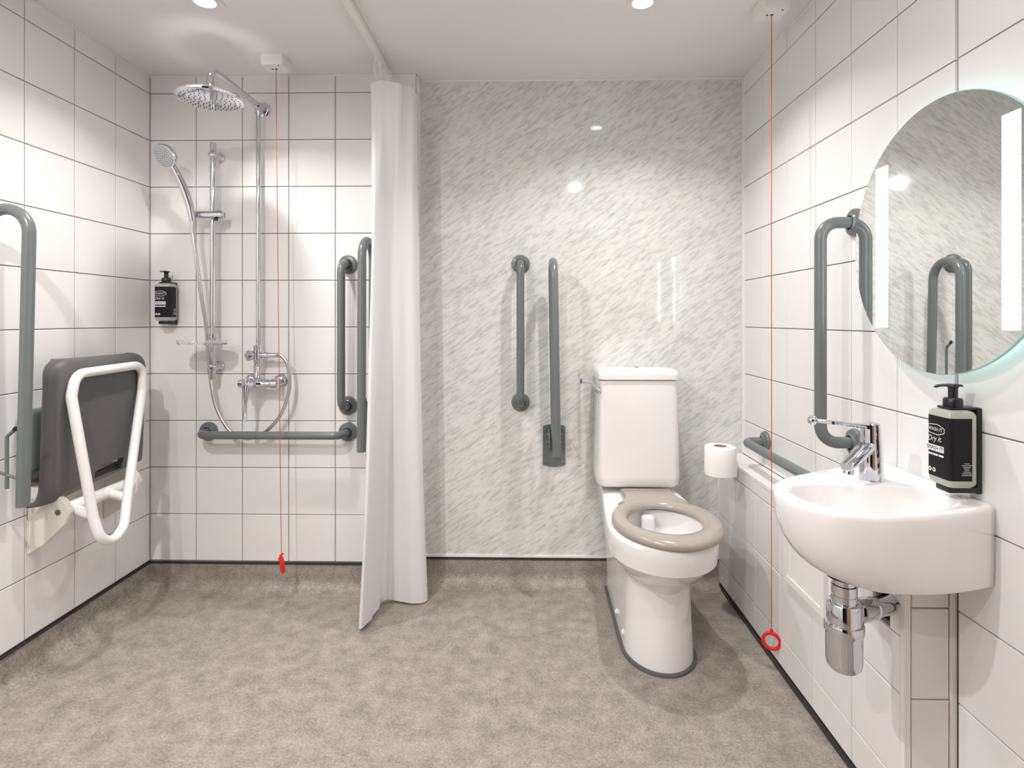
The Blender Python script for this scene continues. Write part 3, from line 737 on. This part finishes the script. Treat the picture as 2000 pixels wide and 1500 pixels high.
# ------------------------------------------------------------------ toilet
TX = 0.458
t = thing('toilet', 'white close-coupled toilet with open taupe seat against the marble panel', 'toilet', (TX, 2.1, 0))
def outline(cx, hw, yf, ym, yb, hb, z, nf=32, ns=8):
    P = []
    for k in range(ns):
        s = k / ns; e_ = s * s * (3 - 2 * s); P.append(V((cx + hb + (hw - hb) * e_, yb + (ym - yb) * s, z)))
    for k in range(nf + 1):
        a = PI * k / nf; P.append(V((cx + hw * math.cos(a), ym - (ym - yf) * math.sin(a), z)))
    for k in range(ns):
        s = 1 - (k + 1) / ns; e_ = s * s * (3 - 2 * s); P.append(V((cx - hb - (hw - hb) * e_, yb + (ym - yb) * s, z)))
    return P
secs = [(.006, .118, 1.815, 1.97, 2.405, .113), (.05, .1165, 1.816, 1.97, 2.405, .112), (.12, .112, 1.823, 1.97, 2.405, .114), (.20, .109, 1.829, 1.97, 2.405, .120), (.255, .109, 1.829, 1.965, 2.405, .126),
        (.276, .111, 1.822, 1.96, 2.405, .129), (.290, .117, 1.806, 1.95, 2.405, .131), (.305, .129, 1.782, 1.94, 2.405, .134), (.325, .145, 1.755, 1.93, 2.405, .137), (.345, .159, 1.733, 1.92, 2.405, .140), (.360, .1675, 1.718, 1.915, 2.405, .142),
        (.366, .170, 1.712, 1.91, 2.405, .143), (.370, .1750, 1.700, 1.905, 2.405, .145), (.41, .178, 1.692, 1.905, 2.405, .147), (.440, .1795, 1.689, 1.905, 2.405, .148), (.449, .177, 1.691, 1.905, 2.405, .146), (.454, .172, 1.697, 1.905, 2.405, .142)]
loops = [outline(TX, hw, yf, ym, yb, hb, z) for z, hw, yf, ym, yb, hb in secs]
# the top turns in and goes down into the bowl
nL = len(loops[0])
bc = V((TX + .004, 1.905, 0))
def bowl(z, a, bf, bb):
    P = []
    for q in loops[-1]:
        an = math.atan2(q.y - 1.905, q.x - TX); d = bf if math.sin(an) < 0 else bb
        P.append(V((bc.x + a * math.cos(an), bc.y + d * math.sin(an), z)))
    return P
loops += [bowl(.454, .140, .172, .185), bowl(.448, .132, .164, .175), bowl(.40, .130, .160, .17), bowl(.34, .112, .135, .15), bowl(.27, .075, .09, .11), bowl(.23, .045, .05, .07)]
bm = NB(); loft(bm, loops); pan = obj('pan', bm, 'ceramic', t, sharp=34)
bm = NB(); box(bm, TX - .040, TX + .006, 2.028, 2.062, .335, .440, .010, 3); obj('flush_spreader', bm, 'ceramic', pan)
bm = NB(); lo_ = [outline(TX, .121 + g, 1.812 - g, 1.97, 2.41, .116 + g, z) for g, z in ((.008, .0005), (.006, .007), (0, .010))]; loft(bm, lo_); obj('base_sealant', bm, 'sealgrey', t)
for y in (2.12, 1.98):
    for sx in (-1, 1):
        bm = NB(); lathe(bm, [(.011, 0), (.010, .004), (.005, .008), (.0, .009)], (TX + sx * (.1155 if y > 2.05 else .1155), y, .050), (sx, 0, .1), 16, True, False); obj('bolt_cap', bm, 'ceramic', t)
# seat ring with hinge tongue
SXc = TX + .014
bm = NB(); n_ = 64
prof = [(0.03, .4575), (0.0, .463), (0.02, .473), (.12, .4815), (.35, .4845), (.6, .4835), (.85, .479), (.97, .470), (1.0, .4625), (.97, .4575)]
loops = []
for k in range(n_):
    a = 2 * PI * k / n_; ca, sa = math.cos(a), math.sin(a)
    po = V((SXc + .181 * ca, 1.905 + (.226 if sa < 0 else .205) * sa, 0)); pi_ = V((SXc - .002 + .121 * ca, 1.915 + .140 * sa, 0))
    loops.append([bm.verts.new(po.lerp(pi_, f) + V((0, 0, z))) for f, z in prof])
loft_loops(bm, loops, False, True)
loft(bm, [[V((SXc + hw, y, .4575)), V((SXc + hw, y, .474)), V((SXc + hw - .008, y, z)), V((SXc - hw + .008, y, z)), V((SXc - hw, y, .474)), V((SXc - hw, y, .4575))] for y, hw, z in ((2.068, .134, .479), (2.085, .122, .482), (2.11, .108, .4835), (2.15, .099, .4835), (2.225, .099, .482), (2.235, .098, .474))])
obj('seat', bm, 'seat', t, sharp=40)
# cistern
def rrect(x0, x1, y0, y1, z, r, n=6):
    P = []
    for cx_, cy_, a0 in ((x1 - r, y1 - r, 0), (x0 + r, y1 - r, 90), (x0 + r, y0 + r, 180), (x1 - r, y0 + r, 270)):
        for k in range(n + 1):
            a = math.radians(a0 + 90 * k / n); P.append(V((cx_ + r * math.cos(a), cy_ + r * math.sin(a), z)))
    return P
CXc = .451
bm = NB()
loft(bm, [rrect(CXc - .135, CXc + .135, 2.275, YM - .004, .474, .03), rrect(CXc - .158, CXc + .158, 2.252, YM - .003, .480, .03), rrect(CXc - .166, CXc + .166, 2.244, YM - .003, .492, .032), rrect(CXc - .168, CXc + .168, 2.242, YM - .003, .52, .032), rrect(CXc - .156, CXc + .156, 2.246, YM - .003, .904, .030)])
obj('cistern', bm, 'ceramic', t, sharp=50)
bm = NB()
loft(bm, [rrect(CXc - .156, CXc + .156, 2.246, YM - .003, .9065, .030), rrect(CXc - .162, CXc + .162, 2.239, YM - .002, .9095, .032), rrect(CXc - .163, CXc + .163, 2.237, YM - .002, .930, .033), rrect(CXc - .160, CXc + .160, 2.240, YM - .003, .941, .033), rrect(CXc - .150, CXc + .150, 2.250, YM - .010, .949, .030), rrect(CXc - .125, CXc + .125, 2.275, YM - .03, .9525, .03)])
ld = obj('cistern_lid', bm, 'ceramic', t, sharp=50)
bm = NB(); lathe(bm, [(.010, 0), (.010, .0035), (.008, .005), (.0, .0052)], (CXc + .002, 2.31, .9522), (0, 0, 1), 20, True, False); obj('lid_button', bm, 'chrome', ld)
bm = NB(); lathe(bm, [(.013, 0), (.013, .006), (.009, .012), (.0, .013)], (CXc - .1575, 2.262, .866), (-.8, -.6, 0), 20, True, False)
tube(bm, catmull([(CXc - .163, 2.256, .868), (CXc - .178, 2.244, .885), (CXc - .196, 2.232, .900), (CXc - .214, 2.222, .905), (CXc - .236, 2.212, .907)], 5), .006, 14, rfun=lambda s: .0085 - .002 * math.sin(PI * s) + .0015 * s); obj('flush_lever', bm, 'chrome', t)

# ------------------------------------------------------------------ toilet roll and holder
RX, RYY = .7335, 2.135
t = thing('roll_holder', 'white toilet roll holder arm on the tiled boxing edge', 'roll holder', (XB, 2.24, .55))
bm = NB(); box(bm, XB - .010, XB - .0006, 2.205, 2.265, .535, .60, .004, 2); obj('mount', bm, 'whiteplastic', t)
bm = NB(); tube(bm, fillet([(XB - .008, 2.235, .552), (XB - .040, 2.20, .548), (RX, RYY, .548), (RX, RYY, .660)], .02, 8), .0075, 14); obj('arm', bm, 'whiteplastic', t)
o = thing('toilet_roll', 'full white toilet roll standing on the holder by the boxing', 'toilet roll', (RX, RYY, .56))
bm = NB(); lathe(bm, [(.0245, .0), (.053, .0), (.0565, .003), (.057, .010), (.0575, .05), (.057, .101), (.055, .107), (.051, .1095), (.0245, .1095)], (RX, RYY, .5625), (0, 0, 1), 48, False, False); obj('paper', bm, 'paper', o)
bm = NB(); lathe(bm, [(.0228, .0), (.0243, .0), (.0243, .1088), (.0228, .1088), (.0228, 0)], (RX, RYY, .5625), (0, 0, 1), 36, False, False); obj('cardboard_core', bm, 'card', o)

# ------------------------------------------------------------------ shower curtain on its ceiling track
TXK = -.578
bm = NB(); box(bm, TXK - .013, TXK + .013, -.2, 2.33, ZC - .024, ZC - .0003, .003, 2)
o = obj('curtain_track', bm, 'whiteplastic', None); tag(o, 'straight white curtain track fixed along the ceiling', 'curtain rail')
bm = NB(); box(bm, TXK - .016, TXK + .016, 2.328, 2.342, ZC - .028, ZC - .0003, .003, 2); obj('end_cap', bm, 'whiteplastic', o)
cur = thing('shower_curtain', 'white fabric shower curtain bunched beside the marble panel', 'curtain', (-.55, 2.2, 0))
bot = [(-.618, 2.225), (-.645, 2.190), (-.640, 2.140), (-.618, 2.060), (-.603, 2.035), (-.590, 2.075), (-.574, 2.160), (-.572, 2.238), (-.545, 2.256), (-.505, 2.248), (-.455, 2.246), (-.418, 2.258), (-.403, 2.282), (-.44, 2.312), (-.50, 2.308), (-.535, 2.325)]
mi_ = [(-.570, 2.232), (-.592, 2.200), (-.596, 2.150), (-.590, 2.100), (-.578, 2.085), (-.562, 2.110), (-.546, 2.165), (-.540, 2.205), (-.520, 2.215), (-.490, 2.209), (-.455, 2.207), (-.436, 2.225), (-.428, 2.262), (-.447, 2.300), (-.49, 2.310), (-.53, 2.325)]
top = [(-.590, 2.232), (-.605, 2.200), (-.606, 2.175), (-.596, 2.158), (-.580, 2.155), (-.558, 2.158), (-.530, 2.158), (-.500, 2.160), (-.484, 2.170), (-.478, 2.195), (-.466, 2.215), (-.450, 2.225), (-.446, 2.260), (-.450, 2.300), (-.480, 2.315), (-.520, 2.325)]
def dens(P): return catmull([(x, y, 0) for x, y in P], 8)
dt, dm_, db = dens(top), dens(mi_), dens(bot)
NZ = 60; loops = []
zt = 2.076
for i in range(NZ + 1):
    s = i / NZ; row = []
    for k in range(len(db)):
        # quadratic blend through top, middle, bottom
        a, b_, c_ = dt[k], dm_[k], db[k]
        p = a * ((1 - s) * (1 - 2 * s)) + b_ * (4 * s * (1 - s)) + c_ * (s * (2 * s - 1))
        u = k / (len(db) - 1)
        wv = .0022 * math.sin(9 * u * PI + 3.1 * s * PI) * min(1, s * 4) + .0010 * math.sin(23 * u * PI - 5 * s)
        p = p + V((wv * .4, wv, 0))
        zl = .018 + .014 * math.sin(u * 5.2 + .4)
        if .12 < u < .36: zl -= .010
        p.z = (zt - .012 * abs(math.sin(u * 3 * PI))) * (1 - s) + max(.006, zl) * s
        row.append(p)
    loops.append(row)
bm = NB(); vs_ = [[bm.verts.new(p) for p in r] for r in loops]
for i in range(NZ):
    for k in range(len(db) - 1): bm.faces.new((vs_[i][k], vs_[i][k + 1], vs_[i + 1][k + 1], vs_[i + 1][k]))
cl_ = obj('cloth', bm, 'curtain', cur, sharp=180)
md = cl_.modifiers.new('thickness', 'SOLIDIFY'); md.thickness = .0012
for rows_ in ((0, 2), (NZ - 1, NZ)):
    bm = NB()   # stitched hem band
    vv = [[bm.verts.new(loops[i][k] + V((0, -.0016, 0))) for k in range(len(db))] for i in rows_]
    for k in range(len(db) - 1): bm.faces.new((vv[0][k], vv[0][k + 1], vv[1][k + 1], vv[1][k]))
    obj('hem', bm, 'curtain', cur, sharp=180)
for y, dx in ((2.158, 0), (2.176, .004), (2.20, -.003), (2.235, .003), (2.275, -.002), (2.315, 0)):
    bm = NB(); x = TXK + dx
    pth = [V((x + .010 * math.sin(a) + .0, y, ZC - .026 - .052 + .052 * math.cos(a) * (1.0 if math.cos(a) > 0 else .55))) for a in [2 * PI * k / 20 for k in range(20)]]
    tube(bm, pth, .0022, 8, False, True); obj('hook', bm, 'whiteplastic', cur)

# ------------------------------------------------------------------ emergency pull cords
def pull_cord(x, y, zend, dx, ring, lab):
    t = thing('pull_cord', lab, 'pull cord', (x, y, ZC), 'red emergency pull cords')
    bm = NB(); loft(bm, [rrect(x - .045, x + .045, y - .045, y + .045, ZC - .0003, .006), rrect(x - .045, x + .045, y - .045, y + .045, ZC - .034, .006), rrect(x - .041, x + .041, y - .041, y + .041, ZC - .041, .006)]); bx_ = obj('switch_box', bm, 'whiteplastic', t)
    for hx, hy, hr, nm in ((.001, 0, .005, 'cord_hole'), (-.014, .001, .004, 'screw_hole'), (.022, -.03, .003, 'screw_hole')):
        bm = NB(); lathe(bm, [(hr, 0), (hr, .0015)], (x + hx, y + hy, ZC - .0405), (0, 0, -1), 12); obj(nm, bm, 'dark', bx_)
    bm = NB(); tube(bm, catmull([(x, y, ZC - .041), (x + dx * .25, y, ZC - .6), (x + dx * .6, y, ZC - 1.3), (x + dx, y, zend + (.028 if ring else .02))], 12), .0014, 8); obj('cord', bm, 'redcord', t)
    if ring:
        nv = V((-.45, -1, 0)).normalized(); u_ = V((0, 0, 1)); s_ = nv.cross(u_)
        c0 = V((x + dx, y, zend))
        bm = NB()
        lp = []
        for k in range(40):
            a = 2 * PI * k / 40; r_ = u_ * math.cos(a) + s_ * math.sin(a)
            lp.append([bm.verts.new(c0 + r_ * rr + nv * d) for rr, d in ((.0305, -.003), (.0305, .003), (.029, .0045), (.022, .0045), (.0205, .003), (.0205, -.003), (.022, -.0045), (.029, -.0045))])
        loft_loops(bm, lp, False, True)
        obj('ring', bm, 'red', t)
        bm = NB(); box(bm, c0.x - .005, c0.x + .005, c0.y - .004, c0.y + .004, c0.z + .027, c0.z + .040, .0015, 1); obj('knot', bm, 'red', t)
    else:
        c0 = V((x + dx, y, zend))
        bm = NB(); tube(bm, [c0 + V((-.004, 0, .030)), c0 + V((0, 0, .012)), c0 + V((.006, -.002, -.030)), c0 + V((.008, -.002, -.042))], [.004, .0085, .0095, .006], 12); obj('toggle', bm, 'red', t)
        bm = NB(); tube(bm, [c0 + V((.006, .003, .034)), c0 + V((-.004, 0, .024)), c0 + V((-.010, -.002, .010))], .0035, 8); obj('knot', bm, 'red', t)
pull_cord(-1.0, 2.222, .180, .022, False, 'red pull cord with small toggle hanging in front of the shower wall')
pull_cord(.807, 1.862, .092, 0.0, True, 'red pull cord with a ring hanging before the tiled boxing')

# ------------------------------------------------------------------ illuminated mirror
MYc, MZc, MR, MX = 1.252, 1.331, .302, .900
t = thing('mirror', 'round frameless mirror with two lit vertical strips above the basin', 'mirror', (XR, MYc, MZc))
def disc(bm, x, r, seg=96):
    return [bm.verts.new((x, MYc + r * math.cos(2 * PI * k / seg), MZc + r * math.sin(2 * PI * k / seg))) for k in range(seg)]
bm = NB(); bm.faces.new(disc(bm, MX, MR - .0015)); g = obj('mirror_glass', bm, 'mirror', t, smooth=False)
bm = NB(); a = disc(bm, MX, MR - .0015); b_ = disc(bm, MX + .0012, MR); c_ = disc(bm, MX + .006, MR); d_ = disc(bm, MX + .0062, MR - .03)
loft_loops(bm, [a, b_, c_, d_], False); bm.faces.new(d_); obj('glass_edge', bm, 'glassedge', t)
bm = NB(); loft_loops(bm, [disc(bm, MX + .0066, MR - .055), disc(bm, XR - .0006, MR - .055)], True); obj('housing', bm, 'whiteplastic', t)
bm = NB(); loft_loops(bm, [disc(bm, MX + .012, MR - .054), disc(bm, XR - .010, MR - .054)], False); obj('back_light', bm, 'halo', t)
for y0, y1 in ((1.416, 1.461), (1.040, 1.079)):
    bm = NB(); box(bm, MX - .0012, MX - .0001, y0, y1, 1.130, 1.534); obj('light_strip', bm, 'strip', t, smooth=False)

# ------------------------------------------------------------------ basin, tap, trap
BC = V((.745, 1.215))
def radial(poly, n=96):
    """distance from BC to the polygon along n directions"""
    out = []
    k = len(poly)
    for i in range(n):
        a = 2 * PI * i / n; d = V((math.cos(a), math.sin(a))); best = None
        for j in range(k):
            p, q = poly[j] - BC, poly[(j + 1) % k] - BC
            e = q - p; den = d.x * e.y - d.y * e.x
            if abs(den) < 1e-9: continue
            t_ = (p.x * e.y - p.y * e.x) / den; s_ = (p.x * d.y - p.y * d.x) / den
            if t_ > 0 and -1e-6 <= s_ <= 1 + 1e-6: best = t_ if best is None else max(best, t_)
        out.append(best)
    return out
def cpoly(P): return [V((p.x, p.y)) for p in catmull([(x, y, 0) for x, y in P], 10)]
XW = XR - .0006
r_top = radial(cpoly([(XW, 1.138), (.86, 1.106), (.773, 1.084), (.67, 1.070), (.595, 1.092), (.550, 1.150), (.540, 1.222), (.565, 1.290), (.625, 1.345), (.725, 1.400), (.83, 1.458), (XW, 1.528)]))
r_bot = radial(cpoly([(XW, 1.140), (.86, 1.115), (.77, 1.100), (.69, 1.112), (.652, 1.165), (.648, 1.23), (.68, 1.295), (.74, 1.345), (.83, 1.395), (XW, 1.455)]))
r_in = radial([V((p.x, p.y)) for p in catmull([(x, y, 0) for x, y in [(.885, 1.175), (.80, 1.112), (.70, 1.097), (.62, 1.115), (.580, 1.165), (.572, 1.222), (.605, 1.280), (.68, 1.300), (.76, 1.275), (.84, 1.262), (.885, 1.235)]], 8, True)])
def ring_(r, z, f=1.0, off=0.0): return [V((min(XW, BC.x + math.cos(2 * PI * i / 96) * (r[i] * f - off)), BC.y + math.sin(2 * PI * i / 96) * (r[i] * f - off), z)) for i in range(96)]
ZR = .779
loops = []
for k in range(13):
    ph = PI / 2 * k / 12
    f = 1 - math.cos(ph)
    rr = [a * (1 - f) + b_ * f for a, b_ in zip(r_top, r_bot)]
    loops.append(ring_(rr, ZR - .012 - .150 * math.sin(ph)))
loops = loops[::-1]
loops = [ring_(r_bot, .6165, .5)] + [ring_(r_bot, .6162, .93)] + loops
loops += [ring_(r_top, ZR - .004, 1, .002), ring_(r_top, ZR, 1, .008), ring_(r_top, ZR + .0005, 1, .014)]
loops += [ring_(r_in, ZR, 1, -.008), ring_(r_in, ZR - .003, 1, -.002), ring_(r_in, ZR - .010, 1, .003), ring_(r_in, ZR - .04, .93), ring_(r_in, ZR - .075, .82), ring_(r_in, ZR - .10, .62), ring_(r_in, ZR - .112, .3), ring_(r_in, ZR - .114, .1)]
bm = NB(); loft(bm, loops)
o = obj('basin', bm, 'ceramic', None, sharp=60); tag(o, 'white ceramic wall-hung hand basin with curved front under the mirror', 'basin')
bm = NB(); lathe(bm, [(.022, 0), (.022, .002), (.012, .003), (.0, .002)], (BC.x, BC.y, ZR - .1138), (0, 0, 1), 24, True, False); obj('drain', bm, 'chrome', o)

tx, ty = .800, 1.318
t = thing('basin_tap', 'chrome single-lever mixer tap with long lever on the white basin', 'tap', (tx, ty, ZR))
bm = NB(); lathe(bm, [(.0255, 0), (.0255, .003), (.0245, .02), (.0228, .075), (.0218, .092)], (tx, ty, ZR), (0, 0, 1), 32); obj('body', bm, 'chrome', t)
bm = NB(); lathe(bm, [(.0214, 0), (.0212, .003), (.0205, .030), (.019, .037), (.012, .040), (.0, .0408)], (tx, ty, ZR + .0925), (-.03, -.02, 1), 32, True, False); hdx = obj('head', bm, 'chrome', t)
dirn = V((-.085, -.053, 0)).normalized(); sd = V((-dirn.y, dirn.x, 0))
def sp(d, z, hw, hh): 
    c0 = V((tx, ty, 0)) + dirn * d; P = []
    for k in range(12):
        a = 2 * PI * k / 12; ca, sa = math.cos(a), math.sin(a)
        P.append(c0 + sd * hw * math.copysign(abs(ca) ** .6, ca) + V((0, 0, z + hh * math.copysign(abs(sa) ** .6, sa))))
    return P
bm = NB(); loft(bm, [sp(.008, ZR + .078, .017, .015), sp(.035, ZR + .071, .0165, .0125), (sp(.07, ZR + .056, .0155, .0105)), sp(.098, ZR + .045, .0145, .0095), sp(.104, ZR + .042, .012, .008)]); spt = obj('spout', bm, 'chrome', t, sharp=50)
q = V((tx, ty, 0)) + dirn * .092
bm = NB(); lathe(bm, [(.011, 0), (.011, .012), (.008, .013)], (q.x, q.y, ZR + .037), (-.2, -.1, -1), 20); obj('aerator', bm, 'chrome', spt)
ld_ = V((-.155, -.038, 0)).normalized(); ls = V((-ld_.y, ld_.x, 0))
def lv(d, z, hw, th):
    c0 = V((tx, ty, 0)) + ld_ * d
    return [c0 + ls * hw + V((0, 0, z - th)), c0 + ls * hw + V((0, 0, z + th * .5)), c0 + ls * hw * .6 + V((0, 0, z + th)), c0 - ls * hw * .6 + V((0, 0, z + th)), c0 - ls * hw + V((0, 0, z + th * .5)), c0 - ls * hw + V((0, 0, z - th))]
hz_ = ZR + .118
bm = NB(); loft(bm, [lv(.005, hz_ + .006, .015, .007), lv(.03, hz_ + .008, .012, .0055), lv(.06, hz_ + .012, .0085, .0045), lv(.10, hz_ + .018, .0075, .0042), lv(.138, hz_ + .023, .0075, .0042), lv(.15, hz_ + .0245, .007, .004)])
q = V((tx, ty, hz_ + .0255)) + ld_ * .158
lathe(bm, [(.0, -.0105), (.006, -.009), (.0095, -.005), (.0108, 0), (.0095, .005), (.006, .009), (.0, .0105)], q, (0, -1, .3), 20, False, False)
obj('lever', bm, 'chrome', hdx, sharp=45)

bx_, by_ = .668, 1.192
t = thing('bottle_trap', 'chrome bottle trap with side waste pipe under the basin', 'bottle trap', (bx_, by_, .42))
bm = NB(); lathe(bm, [(.034, 0), (.034, .006), (.026, .008)], (bx_, by_, .6160), (0, 0, -1), 28); obj('seal', bm, 'dark', t)
bm = NB(); lathe(bm, [(.0215, 0), (.0215, .016), (.0245, .017), (.0245, .035), (.0225, .036), (.0225, .038), (.0245, .039), (.0245, .060), (.021, .061)], (bx_, by_, .611), (0, 0, -1), 32); obj('inlet_nut', bm, 'chrome', t)
bm = NB(); lathe(bm, [(.026, 0), (.0315, .001), (.033, .004), (.033, .052)], (bx_, by_, .558), (0, 0, -1), 36); obj('trap_body', bm, 'chrome', t)
bm = NB(); lathe(bm, [(.033, 0), (.0365, .0008), (.0378, .004), (.0378, .018), (.0365, .020), (.0355, .024), (.0350, .080), (.033, .090), (.028, .097), (.019, .100), (.0, .101)], (bx_, by_, .5155), (0, 0, -1), 40, True, False); obj('trap_cup', bm, 'chrome', t)
p0 = V((bx_, by_, .530)); p1 = V((XB + .055, 1.326, .497)); dd = (p1 - p0).normalized()
bm = NB(); lathe(bm, [(.013, .02), (.013, .042), (.021, .044), (.0245, .047), (.0255, .062), (.0255, .078), (.0225, .081), (.0225, .100), (.024, .102), (.0245, .108), (.0225, .122), (.0225, .20)], p0, dd, 32, True, True); obj('waste_pipe', bm, 'chrome', t)

# ------------------------------------------------------------------ access panel on the boxing
t = thing('access_panel', 'white square access panel on the tiled boxing behind the basin', 'access panel', (XB, 1.68, .45))
bm = NB()
px = XB - .0006
for b_ in ((1.560, 1.800, .325, .345), (1.560, 1.800, .540, .560), (1.560, 1.580, .345, .540), (1.780, 1.800, .345, .540)):
    box(bm, px - .010, px, *b_)
obj('frame', bm, 'whiteplastic', t, smooth=False)
bm = NB(); box(bm, px - .006, px, 1.5805, 1.7795, .3455, .5395, .002, 1); obj('door', bm, 'whiteplastic', t)
